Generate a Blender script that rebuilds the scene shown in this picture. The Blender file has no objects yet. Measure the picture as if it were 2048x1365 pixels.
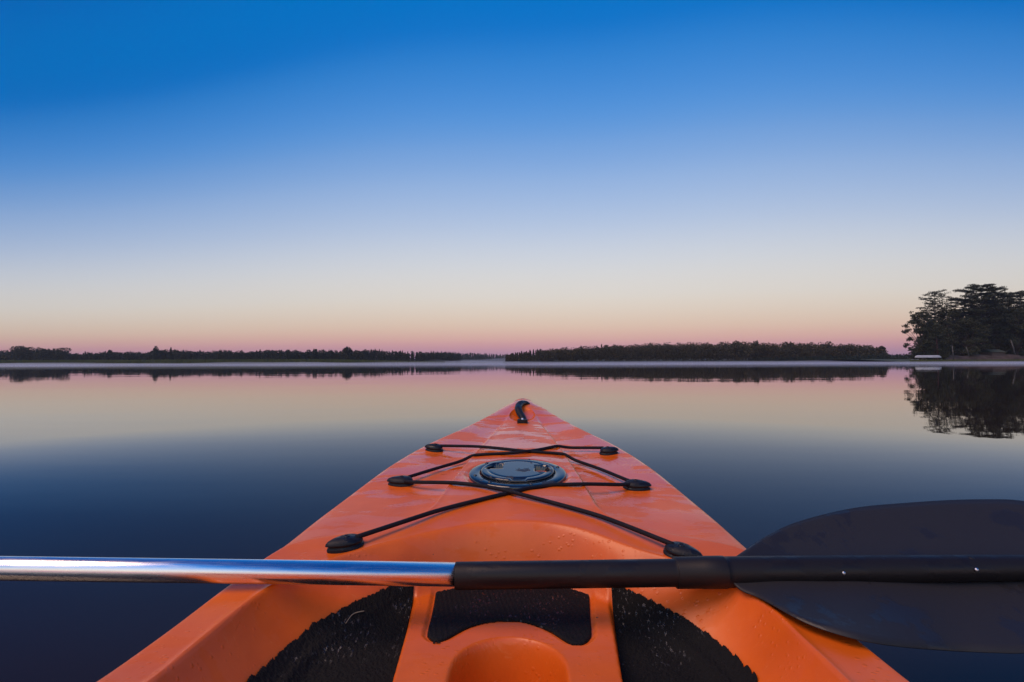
import bpy, math, random
import numpy as np
from mathutils import Matrix, Vector, Euler

rng = np.random.default_rng(7)
random.seed(7)
SC = bpy.context.scene
COL = SC.collection

# ------------------------------------------------------------------ camera
CAM_Z = 0.50                       # eye height above the water
PITCH = math.radians(2.32)
ROLL = math.radians(-0.17)
cam_d = bpy.data.cameras.new('camera')
cam_d.lens = 18.0; cam_d.sensor_width = 36.0
cam_d.clip_start = 0.02; cam_d.clip_end = 9000
cam = bpy.data.objects.new('camera', cam_d); COL.objects.link(cam)
CROT = Euler((math.pi/2 + PITCH, 0, 0)).to_matrix() @ Matrix.Rotation(ROLL, 3, 'Z')
cam.matrix_world = Matrix.Translation((0, 0, CAM_Z)) @ CROT.to_4x4()
SC.camera = cam

# ------------------------------------------------------------------ sky, sun, exposure
def lin(c):
    return tuple((x/255/12.92 if x/255 <= 0.04045 else ((x/255+0.055)/1.055)**2.4) for x in c)

GLOW_AZ = math.radians(8)          # where the twilight sky is palest
world = bpy.data.worlds.new('World'); SC.world = world
world.use_nodes = True
nt = world.node_tree; N = nt.nodes; L = nt.links
for n in list(N): N.remove(n)
def wm(op, a, b=None, clamp=False):
    n = N.new('ShaderNodeMath'); n.operation = op; n.use_clamp = clamp
    for i, v in enumerate((a, b)):
        if v is None: continue
        if isinstance(v, (int, float)): n.inputs[i].default_value = v
        else: L.new(v, n.inputs[i])
    return n.outputs[0]
tc = N.new('ShaderNodeTexCoord'); sp = N.new('ShaderNodeSeparateXYZ')
L.new(tc.outputs['Generated'], sp.inputs[0])
elev = wm('ARCSINE', wm('MAXIMUM', sp.outputs[2], 0.0))
hl = wm('SQRT', wm('MAXIMUM', wm('SUBTRACT', 1.0, wm('MULTIPLY', sp.outputs[2], sp.outputs[2])), 1e-4))
cosd = wm('DIVIDE', wm('ADD', wm('MULTIPLY', sp.outputs[0], math.sin(GLOW_AZ)), wm('MULTIPLY', sp.outputs[1], math.cos(GLOW_AZ))), hl)
rear = wm('MAXIMUM', wm('MULTIPLY', cosd, -1.0), 0.0)       # 1 towards the coming sunrise behind the kayak
away = wm('SUBTRACT', 1.0, wm('ABSOLUTE', cosd))            # 0 at the pale ends of the sky, 1 abeam
away_s = wm('DIVIDE', away, wm('ADD', 1.0, wm('MULTIPLY', away, 0.55)))   # levels off smoothly
t = wm('MULTIPLY', elev, wm('ADD', 1.10, wm('MULTIPLY', wm('POWER', away_s, 1.7), 5.0)))
t = wm('MULTIPLY', t, wm('SUBTRACT', 1.0, wm('MULTIPLY', rear, 0.55)))     # the dawn side is pale much higher up
t = wm('DIVIDE', t, math.radians(75), clamp=True)
ramp = N.new('ShaderNodeValToRGB'); L.new(t, ramp.inputs[0])
stops = [(0.0,(150,126,160)),(1.0,(178,136,158)),(1.8,(206,150,158)),(2.7,(220,170,160)),(4.2,(224,196,174)),(6.0,(224,208,192)),
         (8.0,(224,217,207)),(12.0,(212,216,222)),(16.5,(180,198,226)),(21.5,(145,178,224)),(25.5,(112,160,220)),(28.5,(86,149,219)),
         (31.5,(66,138,214)),(34.5,(46,129,208)),(37.5,(0,113,199)),(43,(0,116,200)),(49,(0,110,196)),(56,(0,98,186)),(75,(0,72,156))]
cr = ramp.color_ramp
cr.interpolation = 'B_SPLINE'
while len(cr.elements) < len(stops): cr.elements.new(0.5)
for e, (d, c) in zip(cr.elements, stops):
    e.position = d/75.0; e.color = (*lin(c), 1)
dim = wm('ADD', wm('SUBTRACT', 1.0, wm('MULTIPLY', away_s, 0.38)), wm('MULTIPLY', rear, 0.35))
vm = N.new('ShaderNodeVectorMath'); vm.operation = 'SCALE'
L.new(ramp.outputs[0], vm.inputs[0]); L.new(dim, vm.inputs[3])
bg = N.new('ShaderNodeBackground'); L.new(vm.outputs[0], bg.inputs[0]); bg.inputs[1].default_value = 1.0
wo = N.new('ShaderNodeOutputWorld'); L.new(bg.outputs[0], wo.inputs[0])

sun_d = bpy.data.lights.new('sun', 'SUN'); sun_d.energy = 2.0; sun_d.angle = math.radians(38)
sun_d.color = (1.0, 0.66, 0.46)
sun = bpy.data.objects.new('sun', sun_d); COL.objects.link(sun)
sdir = Vector((-0.50, -0.22, 0.84)).normalized()       # towards the sun: behind and to the left
sun.rotation_euler = sdir.to_track_quat('Z', 'Y').to_euler()
sun.location = (-20, -20, 30)

SC.view_settings.view_transform = 'Standard'; SC.view_settings.look = 'None'
SC.view_settings.exposure = 0; SC.view_settings.gamma = 1
SC.view_settings.use_curve_mapping = False
SC.render.engine = 'CYCLES'
SC.cycles.volume_bounces = 1
SC.cycles.max_bounces = 8

# ------------------------------------------------------------------ helpers
def tag(o, label=None, cat=None, group=None, kind=None):
    if label: o['label'] = label
    if cat: o['category'] = cat
    if group: o['group'] = group
    if kind: o['kind'] = kind
    return o

def mesh(name, verts, faces, mat=None, smooth=True, parent=None):
    verts = np.asarray(verts, dtype=np.float32)
    me = bpy.data.meshes.new(name)
    if isinstance(faces, np.ndarray):
        nf, k = faces.shape
        me.vertices.add(len(verts)); me.vertices.foreach_set('co', verts.ravel())
        me.loops.add(nf*k); me.loops.foreach_set('vertex_index', faces.astype(np.int32).ravel())
        me.polygons.add(nf)
        me.polygons.foreach_set('loop_start', np.arange(0, nf*k, k, dtype=np.int32))
        me.polygons.foreach_set('loop_total', np.full(nf, k, dtype=np.int32))
        me.update(calc_edges=True)
    else:
        me.from_pydata([tuple(map(float, v)) for v in verts], [], [tuple(map(int, f)) for f in faces])
        me.update()
    me.polygons.foreach_set('use_smooth', [smooth]*len(me.polygons))
    if mat: me.materials.append(mat)
    o = bpy.data.objects.new(name, me); COL.objects.link(o)
    if parent: attach(o, parent)
    return o

def attach(o, parent):
    def wmat(p):
        return wmat(p.parent) @ p.matrix_parent_inverse @ p.matrix_basis if p.parent else p.matrix_basis.copy()
    o.parent = parent
    w = wmat(parent)
    m = o.matrix_basis.copy()
    o.matrix_parent_inverse = w.inverted()
    o.matrix_basis = m

def empty(name, loc):
    o = bpy.data.objects.new(name, None); COL.objects.link(o)
    o.matrix_basis = Matrix.Translation(loc)
    o.empty_display_size = 0.1
    return o

def grid_faces(nr, nc, wrap=False):
    i = np.arange(nr-1)[:, None]; j = np.arange(nc if wrap else nc-1)[None, :]
    j2 = (j+1) % nc
    return np.stack([i*nc+j+0*j2, i*nc+j2, (i+1)*nc+j2, (i+1)*nc+j+0*j2], -1).reshape(-1, 4)

def tube(pts, rad, seg=12, flat=1.0, caps=True):
    """tube along pts; returns verts, faces"""
    pts = np.asarray(pts, float); n = len(pts)
    rad = np.broadcast_to(np.asarray(rad, float), (n,))
    tan = np.gradient(pts, axis=0); tan /= np.linalg.norm(tan, axis=1)[:, None]
    up = np.array([0, 0, 1.0]) if abs(tan[0][2]) < 0.9 else np.array([0, 1.0, 0])
    V = []
    nrm = np.cross(tan[0], up); nrm /= np.linalg.norm(nrm)
    for k in range(n):
        nrm = nrm - tan[k]*np.dot(nrm, tan[k]); nrm /= np.linalg.norm(nrm)
        b = np.cross(tan[k], nrm)
        a = np.arange(seg)/seg*2*math.pi
        V.append(pts[k] + rad[k]*(np.cos(a)[:, None]*nrm + flat*np.sin(a)[:, None]*b))
    V = np.concatenate(V)
    F = [tuple(f) for f in grid_faces(n, seg, True)]
    if caps:
        F.append(tuple(range(seg))[::-1]); F.append(tuple(range((n-1)*seg, n*seg)))
    return V, F

def join(parts):
    V = []; F = []; o = 0
    for v, f in parts:
        V.append(np.asarray(v, float)); F += [tuple(int(x)+o for x in q) for q in f]; o += len(v)
    return np.concatenate(V), F

def spline(P, n):
    """Catmull-Rom resample"""
    P = np.asarray(P, float)
    Q = np.vstack([2*P[0]-P[1], P, 2*P[-1]-P[-2]])
    out = []
    m = len(P)-1
    for s in np.linspace(0, m, n):
        k = min(int(s), m-1); u = s-k
        a, b, c, d = Q[k], Q[k+1], Q[k+2], Q[k+3]
        out.append(0.5*((2*b)+(-a+c)*u+(2*a-5*b+4*c-d)*u*u+(-a+3*b-3*c+d)*u**3))
    return np.array(out)

def ray(px, py):
    """direction (with forward component 1) of a point of the 2048 px wide view"""
    v = CROT @ Vector(((px-1024)/1024, (682.5-py)/1024, -1))
    return np.array([v.x/v.y, 1.0, v.z/v.y])

def at(px, py, Y):
    r = ray(px, py)*Y
    return np.array([r[0], Y, r[2]+CAM_Z])

# ------------------------------------------------------------------ materials
def new_mat(name):
    m = bpy.data.materials.new(name); m.use_nodes = True
    return m, m.node_tree, m.node_tree.nodes['Principled BSDF']

def tn(nt, t, **k):
    n = nt.nodes.new(t)
    for a, b in k.items(): setattr(n, a, b)
    return n

def noise(nt, vec, scale, detail=4, rough=0.5):
    n = tn(nt, 'ShaderNodeTexNoise'); n.inputs['Scale'].default_value = scale
    n.inputs['Detail'].default_value = detail; n.inputs['Roughness'].default_value = rough
    nt.links.new(vec, n.inputs['Vector']); return n.outputs['Fac']

def mapr(nt, val, a, b, c, d, smooth=True):
    n = tn(nt, 'ShaderNodeMapRange')
    if smooth: n.interpolation_type = 'SMOOTHSTEP'
    nt.links.new(val, n.inputs[0])
    for i, x in enumerate((a, b, c, d)): n.inputs[i+1].default_value = x
    return n.outputs[0]

def mixc(nt, fac, a, b):
    n = tn(nt, 'ShaderNodeMix', data_type='RGBA')
    if isinstance(fac, float): n.inputs[0].default_value = fac
    else: nt.links.new(fac, n.inputs[0])
    for i, x in ((6, a), (7, b)):
        if isinstance(x, tuple): n.inputs[i].default_value = (*x[:3], 1)
        else: nt.links.new(x, n.inputs[i])
    return n.outputs[2]

def bump(nt, h, strength, dist, prev=None):
    n = tn(nt, 'ShaderNodeBump'); n.inputs['Strength'].default_value = strength
    n.inputs['Distance'].default_value = dist
    nt.links.new(h, n.inputs['Height'])
    if prev is not None: nt.links.new(prev, n.inputs['Normal'])
    return n.outputs[0]

def coords(nt, scale=(1, 1, 1), kind='Object'):
    t = tn(nt, 'ShaderNodeTexCoord'); m = tn(nt, 'ShaderNodeMapping')
    m.inputs['Scale'].default_value = scale
    nt.links.new(t.outputs[kind], m.inputs[0]); return m.outputs[0]

def simple(name, col, rough=0.5, metal=0.0, spec=0.5, nscale=None, namp=0.3, bs=0.0, bscale=200):
    m, nt, p = new_mat(name)
    p.inputs['Roughness'].default_value = rough; p.inputs['Metallic'].default_value = metal
    p.inputs['Specular IOR Level'].default_value = spec
    co = coords(nt)
    if nscale:
        f = noise(nt, co, nscale)
        c = mixc(nt, mapr(nt, f, 0.3, 0.7, 0, 1), tuple(x*(1-namp) for x in col), tuple(min(1, x*(1+namp)) for x in col))
        nt.links.new(c, p.inputs['Base Color'])
    else:
        p.inputs['Base Color'].default_value = (*col, 1)
    if bs:
        nt.links.new(bump(nt, noise(nt, co, bscale), bs, 0.002), p.inputs['Normal'])
    return m

# orange moulded polyethylene, wet in patches
def make_orange():
    m, nt, p = new_mat('orange_polyethylene')
    co = coords(nt)
    wide = coords(nt, (0.55, 1.6, 1))
    n1 = noise(nt, co, 9, 5, 0.6)
    base = mixc(nt, mapr(nt, n1, 0.3, 0.7, 0, 1), (0.70, 0.114, 0.007), (0.80, 0.142, 0.009))
    # fine scuffs
    sc = noise(nt, coords(nt, (0.6, 6, 1)), 60, 3, 0.7)
    base = mixc(nt, mapr(nt, sc, 0.62, 0.76, 0, 0.40), base, (0.80, 0.26, 0.08))
    # grit: sparse dark specks
    vo = tn(nt, 'ShaderNodeTexVoronoi'); vo.inputs['Scale'].default_value = 26
    nt.links.new(co, vo.inputs['Vector'])
    sx = tn(nt, 'ShaderNodeSeparateXYZ'); nt.links.new(vo.outputs['Color'], sx.inputs[0])
    keep = mapr(nt, sx.outputs[0], 0.72, 0.74, 0, 1)
    siz = tn(nt, 'ShaderNodeMath', operation='MULTIPLY'); nt.links.new(sx.outputs[1], siz.inputs[0]); siz.inputs[1].default_value = 0.045
    ls = tn(nt, 'ShaderNodeMath', operation='LESS_THAN'); nt.links.new(vo.outputs['Distance'], ls.inputs[0]); nt.links.new(siz.outputs[0], ls.inputs[1])
    mu = tn(nt, 'ShaderNodeMath', operation='MULTIPLY'); nt.links.new(ls.outputs[0], mu.inputs[0]); nt.links.new(keep, mu.inputs[1])
    base = mixc(nt, mu.outputs[0], base, (0.07, 0.03, 0.012))
    # black scuffs rubbed into the very tip of the bow
    st_ = tn(nt, 'ShaderNodeSeparateXYZ'); nt.links.new(co, st_.inputs[0])
    tipm = tn(nt, 'ShaderNodeMath', operation='MULTIPLY'); nt.links.new(mapr(nt, st_.outputs[1], 1.76, 1.84, 0, 1), tipm.inputs[0])
    nt.links.new(mapr(nt, noise(nt, co, 45, 4, 0.7), 0.50, 0.58, 0, 0.85), tipm.inputs[1])
    base = mixc(nt, tipm.outputs[0], base, (0.05, 0.025, 0.02))
    nt.links.new(base, p.inputs['Base Color'])
    wn = noise(nt, wide, 11, 6, 0.62)
    wet = mapr(nt, wn, 0.46, 0.50, 0, 1)
    # the film of dew is heavier towards the bow
    sy = tn(nt, 'ShaderNodeSeparateXYZ'); nt.links.new(co, sy.inputs[0])
    fore = mapr(nt, sy.outputs[1], 0.75, 1.25, 0.12, 1.0)
    wv = tn(nt, 'ShaderNodeMath', operation='MULTIPLY'); nt.links.new(wet, wv.inputs[0]); nt.links.new(fore, wv.inputs[1])
    nt.links.new(mapr(nt, wv.outputs[0], 0, 1, 0.40, 0.04, False), p.inputs['Roughness'])
    nt.links.new(mapr(nt, wv.outputs[0], 0, 1, 0.28, 1.0, False), p.inputs['Specular IOR Level'])
    p.inputs['IOR'].default_value = 1.64
    # drops + film edge + slight orange peel
    dv = tn(nt, 'ShaderNodeTexVoronoi'); dv.inputs['Scale'].default_value = 120
    nt.links.new(coords(nt, (0.8, 1.3, 1)), dv.inputs['Vector'])
    drop = mapr(nt, dv.outputs['Distance'], 0.12, 0.30, 1, 0)
    dsel = mapr(nt, noise(nt, co, 14, 2), 0.48, 0.58, 0, 1)
    dm = tn(nt, 'ShaderNodeMath', operation='MULTIPLY'); nt.links.new(drop, dm.inputs[0]); nt.links.new(dsel, dm.inputs[1])
    b = bump(nt, noise(nt, co, 55, 3), 0.12, 0.002)
    b = bump(nt, noise(nt, co, 700, 2), 0.10, 0.0006, b)
    sv = noise(nt, coords(nt, (5, 0.35, 1)), 60, 2, 0.5); b = bump(nt, mapr(nt, sv, 0.70, 0.74, 0, -1), 0.35, 0.0005, b)
    b = bump(nt, wv.outputs[0], 0.55, 0.0006, b)
    b = bump(nt, dm.outputs[0], 0.5, 0.0008, b)
    b = bump(nt, noise(nt, wide, 5, 2), 0.35, 0.006, b)
    nt.links.new(b, p.inputs['Normal'])
    return m
M_OR = make_orange()

def make_black(name, col, r0, r1, ws=30, bs=0.15, bscale=300, th=(0.5, 0.56), ior=1.5):
    m, nt, p = new_mat(name)
    co = coords(nt)
    p.inputs['Base Color'].default_value = (*col, 1); p.inputs['IOR'].default_value = ior
    w = mapr(nt, noise(nt, co, ws, 5, 0.6), th[0], th[1], 0, 1)
    nt.links.new(mapr(nt, w, 0, 1, r0, r1, False), p.inputs['Roughness'])
    b = bump(nt, noise(nt, co, bscale, 3), bs, 0.001)
    b = bump(nt, w, 0.4, 0.0006, b)
    nt.links.new(b, p.inputs['Normal'])
    return m
M_RUB = make_black('black_rubber', (0.010, 0.010, 0.013), 0.55, 0.30, 60, 0.2, 300, (0.52, 0.56), 1.38)
M_HATCH = make_black('wet_black_plastic', (0.010, 0.011, 0.014), 0.60, 0.025, 22, 0.03, 200, (0.40, 0.43), 1.75)
M_GRIP = make_black('black_fibreglass', (0.012, 0.010, 0.011), 0.50, 0.38, 12, 0.12, 400, (0.5, 0.56), 1.35)
M_BLADE = make_black('black_nylon_blade', (0.021, 0.020, 0.022), 0.58, 0.36, 16, 0.25, 250, (0.54, 0.60), 1.4)
M_CORD = make_black('black_cord', (0.009, 0.008, 0.012), 0.7, 0.6, 50, 0.5, 900, (0.5, 0.56), 1.3)

def make_mat_foam():
    m, nt, p = new_mat('black_grooved_foam')
    co = coords(nt)
    st = coords(nt, (2.6, 1.0, 1))
    p.inputs['Base Color'].default_value = (0.005, 0.005, 0.006, 1)
    n = noise(nt, st, 110, 4, 0.6)
    sy = tn(nt, 'ShaderNodeSeparateXYZ'); nt.links.new(co, sy.inputs[0])
    far = mapr(nt, sy.outputs[1], 0.58, 0.74, 0.0, 0.16)
    rg = tn(nt, 'ShaderNodeMath', operation='ADD'); nt.links.new(noise(nt, co, 14, 2), rg.inputs[0]); nt.links.new(far, rg.inputs[1])
    reg = mapr(nt, rg.outputs[0], 0.54, 0.64, 0, 1)
    wet = mapr(nt, n, 0.58, 0.64, 0, 1)
    wv = tn(nt, 'ShaderNodeMath', operation='MULTIPLY'); nt.links.new(wet, wv.inputs[0]); nt.links.new(reg, wv.inputs[1])
    nt.links.new(mapr(nt, wv.outputs[0], 0, 1, 0.75, 0.12, False), p.inputs['Roughness'])
    nt.links.new(mapr(nt, wv.outputs[0], 0, 1, 0.25, 1.0, False), p.inputs['Specular IOR Level'])
    b = bump(nt, noise(nt, st, 160, 4, 0.7), 0.9, 0.0015)
    nt.links.new(b, p.inputs['Normal'])
    return m
M_FOAM = make_mat_foam()

def make_alu():
    m, nt, p = new_mat('anodised_aluminium')
    p.inputs['Metallic'].default_value = 1; p.inputs['Base Color'].default_value = (0.88, 0.88, 0.90, 1)
    co = coords(nt, (0.4, 8, 8))
    nt.links.new(mapr(nt, noise(nt, co, 60, 4), 0.3, 0.7, 0.20, 0.32), p.inputs['Roughness'])
    nt.links.new(bump(nt, noise(nt, coords(nt), 90, 3), 0.05, 0.001), p.inputs['Normal'])
    return m
M_ALU = make_alu()
M_STEEL = simple('steel', (0.60, 0.60, 0.63), 0.32, 1.0)

def make_water():
    m, nt, p = new_mat('lake_water')
    p.inputs['Base Color'].default_value = (0.020, 0.013, 0.008, 1)
    p.inputs['IOR'].default_value = 1.333
    co = coords(nt)
    # the drifting hull ruffles the water close around it; farther out it lies like glass
    dist = tn(nt, 'ShaderNodeVectorMath', operation='DISTANCE'); nt.links.new(co, dist.inputs[0]); dist.inputs[1].default_value = (0, 0.6, 0)
    nt.links.new(mapr(nt, dist.outputs['Value'], 1.2, 4.0, 0.13, 0.008), p.inputs['Roughness'])
    b = bump(nt, noise(nt, coords(nt, (0.25, 1, 1)), 1.1, 3, 0.5), 0.035, 0.05)
    b = bump(nt, noise(nt, coords(nt, (0.5, 1, 1)), 9, 3, 0.5), 0.05, 0.004, b)
    b = bump(nt, noise(nt, coords(nt, (0.2, 0.35, 1)), 1.0, 2, 0.5), 0.05, 0.10, b)
    # wavelets too small to model: the slopes one sees at a low angle are those turned towards the eye
    ge = tn(nt, 'ShaderNodeNewGeometry')
    fl = tn(nt, 'ShaderNodeVectorMath', operation='MULTIPLY'); nt.links.new(ge.outputs['Incoming'], fl.inputs[0]); fl.inputs[1].default_value = (1, 1, 0)
    sc = tn(nt, 'ShaderNodeVectorMath', operation='SCALE'); nt.links.new(fl.outputs[0], sc.inputs[0])
    nt.links.new(mapr(nt, dist.outputs['Value'], 1.3, 4.2, 0.098, 0.0, False), sc.inputs[3])
    ad = tn(nt, 'ShaderNodeVectorMath', operation='ADD'); nt.links.new(b, ad.inputs[0]); nt.links.new(sc.outputs[0], ad.inputs[1])
    no = tn(nt, 'ShaderNodeVectorMath', operation='NORMALIZE'); nt.links.new(ad.outputs[0], no.inputs[0])
    nt.links.new(no.outputs[0], p.inputs['Normal'])
    return m
M_WATER = make_water()

def make_leaf(name, a, b):
    m, nt, p = new_mat(name)
    oi = tn(nt, 'ShaderNodeNewGeometry')
    c = mixc(nt, oi.outputs['Random Per Island'], a, b)
    nt.links.new(c, p.inputs['Base Color'])
    p.inputs['Roughness'].default_value = 0.65
    p.inputs['Specular IOR Level'].default_value = 0.25
    return m
M_PINE = make_leaf('pine_needles', (0.019, 0.028, 0.017), (0.044, 0.050, 0.028))
M_BROAD = make_leaf('broad_leaves', (0.026, 0.036, 0.019), (0.056, 0.056, 0.027))
M_WOOD = make_leaf('wood_foliage', (0.030, 0.034, 0.017), (0.085, 0.062, 0.028))
M_WOODF = make_leaf('far_foliage', (0.012, 0.022, 0.012), (0.026, 0.034, 0.019))
M_REED = make_leaf('reeds', (0.060, 0.080, 0.026), (0.10, 0.115, 0.042))
M_BARK = simple('bark', (0.05, 0.038, 0.03), 0.9, nscale=4, namp=0.4)
M_PALEBARK = simple('pale_bark', (0.10, 0.095, 0.09), 0.85, nscale=5, namp=0.3)
M_EARTH = simple('earth_bank', (0.045, 0.032, 0.028), 0.95, nscale=0.6, namp=0.5)
M_GRASS = simple('shore_grass', (0.040, 0.055, 0.028), 0.9, nscale=0.5, namp=0.4)
M_HILL = simple('far_hill', (0.05, 0.065, 0.05), 0.95, nscale=0.02, namp=0.3)
M_WHITE = simple('white_gelcoat', (0.40, 0.41, 0.43), 0.4, nscale=1.5, namp=0.12)
M_GREYB = simple('grey_gelcoat', (0.26, 0.29, 0.33), 0.45, nscale=1.5, namp=0.15)
M_TIMBER = simple('weathered_timber', (0.10, 0.07, 0.055), 0.85, nscale=8, namp=0.3)
M_RED = simple('faded_red_paint', (0.10, 0.03, 0.03), 0.7, nscale=6, namp=0.3)
M_STRAW = simple('dry_straw', (0.35, 0.30, 0.20), 0.7)
M_DIRT = simple('dark_dirt', (0.012, 0.010, 0.009), 0.9, nscale=300, namp=0.5)

# ------------------------------------------------------------------ lake and land
me = mesh('lake_water', [(-2300, -500, 0), (2300, -500, 0), (2300, 1150, 0), (-2300, 1150, 0)], [(0, 1, 2, 3)], M_WATER, False)
tag(me, 'calm lake water mirroring the twilight sky around the kayak', None, None, 'structure')

def interp_px(table, x):
    a = np.array(table, float); return np.interp(x, a[:, 0], a[:, 1])

def land(name, front, back, z, m, label):
    """ground sheet between front and back polylines (x,y) with a bevelled bank down to the water"""
    f = np.array(front, float); b = np.array(back, float); n = len(f)
    V = []
    for k in range(n):
        d = (b[k]-f[k])
        V += [(f[k][0], f[k][1], -0.3), (*(f[k]+d*0.01), 0.06), (*(f[k]+d*0.10), z*0.5), (*(f[k]+d*0.3), z), (*b[k], z*1.3)]
    V = np.array(V)
    o = mesh(name, V, grid_faces(n, 5), m)
    tag(o, label, None, None, 'structure'); return o

def shore_pts(pxs, Y):
    return [(at(x, 724, y)[0], y) for x, y in zip(pxs, Y)]
# left shore behind the reeds
pxl = np.linspace(-500, 1030, 24)
Yl = 200 + 6*np.sin(pxl*0.011) + np.where(pxl > 700, (pxl-700)*0.55, 0)
land('far_shore_ground', shore_pts(pxl, Yl), [(p[0]*2.2, 900) for p in shore_pts(pxl, Yl)], 0.6, M_GRASS, 'low grassy ground of the far left shore')
pxi = np.linspace(1005, 1850, 20)
Yi = 235 - (pxi-1005)*0.03
land('island_ground', shore_pts(pxi, Yi), [(p[0]*1.3, 420) for p in shore_pts(pxi, Yi)], 0.5, M_GRASS, 'low ground under the wooded point')
pxr = np.linspace(1815, 2700, 20)
Yr = 128 + 3*np.sin(pxr*0.02) + np.clip(1850-pxr, 0, 60)*0.3
land('near_shore_ground', shore_pts(pxr, Yr), [(p[0]*1.35, 260) for p in shore_pts(pxr, Yr)], 0.9, M_GRASS, 'grassy bank below the tall trees on the right')

# distant hills all the way across
xs = np.linspace(-2200, 2200, 260)
hz = 8.5 + 2.0*np.sin(xs*0.0031+1) + 2.0*np.sin(xs*0.011) + 0.9*np.sin(xs*0.043) + 0.5*rng.normal(size=260)
hz += 9*np.exp(-((xs+672)/60)**2)
V = []
for k in range(260):
    V += [(xs[k], 900, -1), (xs[k], 920, hz[k]*0.75), (xs[k], 960, hz[k]), (xs[k], 1140, -1)]
o = mesh('distant_hills', V, grid_faces(260, 4), M_HILL); tag(o, 'faint low hills beyond the lake', None, None, 'structure')

# ------------------------------------------------------------------ foliage
def quads(C, size, flat=1.0, aspect=0.6):
    """one leaf-clump quad at every row of C"""
    n = len(C)
    a = rng.normal(size=(n, 3)); a[:, 2] *= flat; a /= np.linalg.norm(a, axis=1)[:, None]
    b = rng.normal(size=(n, 3)); b -= a*(a*b).sum(1)[:, None]; b /= np.linalg.norm(b, axis=1)[:, None]
    s = (size*rng.uniform(0.6, 1.3, n))[:, None]
    a = a*s*0.5; b = b*s*0.5*aspect
    V = np.stack([C-a-b*0.5, C+a*0.2-b, C+a+b*0.3, C-a*0.1+b], 1).reshape(-1, 3)
    return V, np.arange(4*n).reshape(n, 4)

def in_ball(n, shell=0.35):
    d = rng.normal(size=(n, 3)); d /= np.linalg.norm(d, axis=1)[:, None]
    return d*(rng.uniform(shell, 1, n)**0.6)[:, None]

def crown_pts(kind, h, w, n):
    """points of a crown: kind 0 round, 1 spire"""
    if kind == 1:
        t = rng.uniform(0.12, 1.0, n)
        ang = rng.uniform(0, 2*np.pi, n); r = w*0.5*(1-t)**0.8*rng.uniform(0.3, 1, n)**0.5*(0.75+0.35*np.sin(t*40+ang))
        return np.stack([r*np.cos(ang), r*np.sin(ang), t*h], 1)
    P = []
    m = 7
    for k in range(m):
        c = np.array([rng.uniform(-.28, .28)*w, rng.uniform(-.28, .28)*w, h*rng.uniform(0.35, 0.83)])
        if k == 0: c = np.array([0, 0, h*0.80])
        P.append(c + in_ball(n//m)*np.array([w*0.33, w*0.33, h*0.20]))
    b = in_ball(n//2, 0.1)*np.array([w*0.5, w*0.5, h*0.34]) + np.array([0, 0, h*0.36])
    P.append(b)
    return np.concatenate(P)

def wood(name, table, Yf, rows, spacing, n, qs, mat, label, spiky=None, ground=0.4, grow=1.0):
    """a wood seen as one mass: many crowns and trunks in one mesh"""
    VV = []; FF = []; o = 0
    TR = []
    for r in range(rows):
        x = table[0][0] + rng.uniform(0, spacing)
        while x < table[-1][0]:
            Y = Yf(x) + r*7 + rng.uniform(-2, 2)
            ytop = interp_px(table, x)
            p = at(x, ytop, Y)
            h = (p[2]-ground)*rng.uniform(0.84, 1.06)*grow
            h = max(h, 1.5)
            k = 1 if (spiky and rng.random() < spiky(x)) else 0
            if k == 0 and spiky: h *= rng.uniform(0.90, 1.03)
            w = (h*0.45 if k else h*rng.uniform(0.45, 0.75))
            C = crown_pts(k, h, w, n) + np.array([p[0], Y, ground])
            V, F = quads(C, qs)
            VV.append(V); FF.append(F+o); o += len(V)
            # trunk as a thin prism
            tr = max(0.09, h*0.013)
            a = np.array([[tr, 0], [0, tr], [-tr, 0], [0, -tr]])
            lo = np.column_stack([a+[p[0], Y], np.full(4, ground-0.5)]); hi = np.column_stack([a*0.5+[p[0], Y], np.full(4, ground+h*0.85)])
            VV.append(np.vstack([lo, hi])); FF.append(np.array([[0,1,5,4],[1,2,6,5],[2,3,7,6],[3,0,4,7]])+o); o += 8
            x += spacing*rng.uniform(0.7, 1.3)
    ob = mesh(name, np.concatenate(VV), np.concatenate(FF), mat, False)
    return tag(ob, label, 'wood', None, 'stuff')

left_tab = [(-350,700),(-100,698),(0,701),(20,699),(60,700),(100,700),(130,702),(145,707),(165,705),(190,705),(210,703),(250,704),(275,703),(290,705),(305,701),(320,700),(342,699),(370,701),(400,701),(410,703),(430,701),(445,699),(470,701),(513,700),(560,701),(600,700),(640,700),(675,701),(725,700),(750,699),(775,701),(800,703),(850,703),(880,704),(920,706)]
wood('far_wood', left_tab, lambda x: 292+(x>700)*(x-700)*0.3, 3, 7.5, 260, 0.75, M_WOODF, 'dark mixed wood lining the far left shore behind the reeds',
     spiky=lambda x: 0.5 if 690 < x < 860 else 0.12)
wood('receding_wood', [(860,703.5),(920,706),(960,707),(1000,708.5),(1030,708)], lambda x: 520+(x-860)*1.3, 3, 4.0, 170, 1.1, M_WOODF, 'low spiky wood receding into the mist left of the point', spiky=lambda x: 0.7)
isl_tab = [(1012,711),(1022,708),(1040,704),(1060,702),(1100,698),(1150,694.5),(1200,691),(1250,688.5),(1300,687),(1350,686),(1400,685),(1450,684),(1500,683),(1540,685),(1600,685),(1640,684),(1660,685),(1700,687),(1740,692),(1758,694),(1768,700),(1776,709)]
wood('island_wood', isl_tab, lambda x: 245-(x-1005)*0.02, 4, 8, 320, 0.6, M_WOOD, 'rounded wooded point standing in the middle of the far lake shore', spiky=lambda x: 0.6 if x < 1090 else 0.02)
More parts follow.
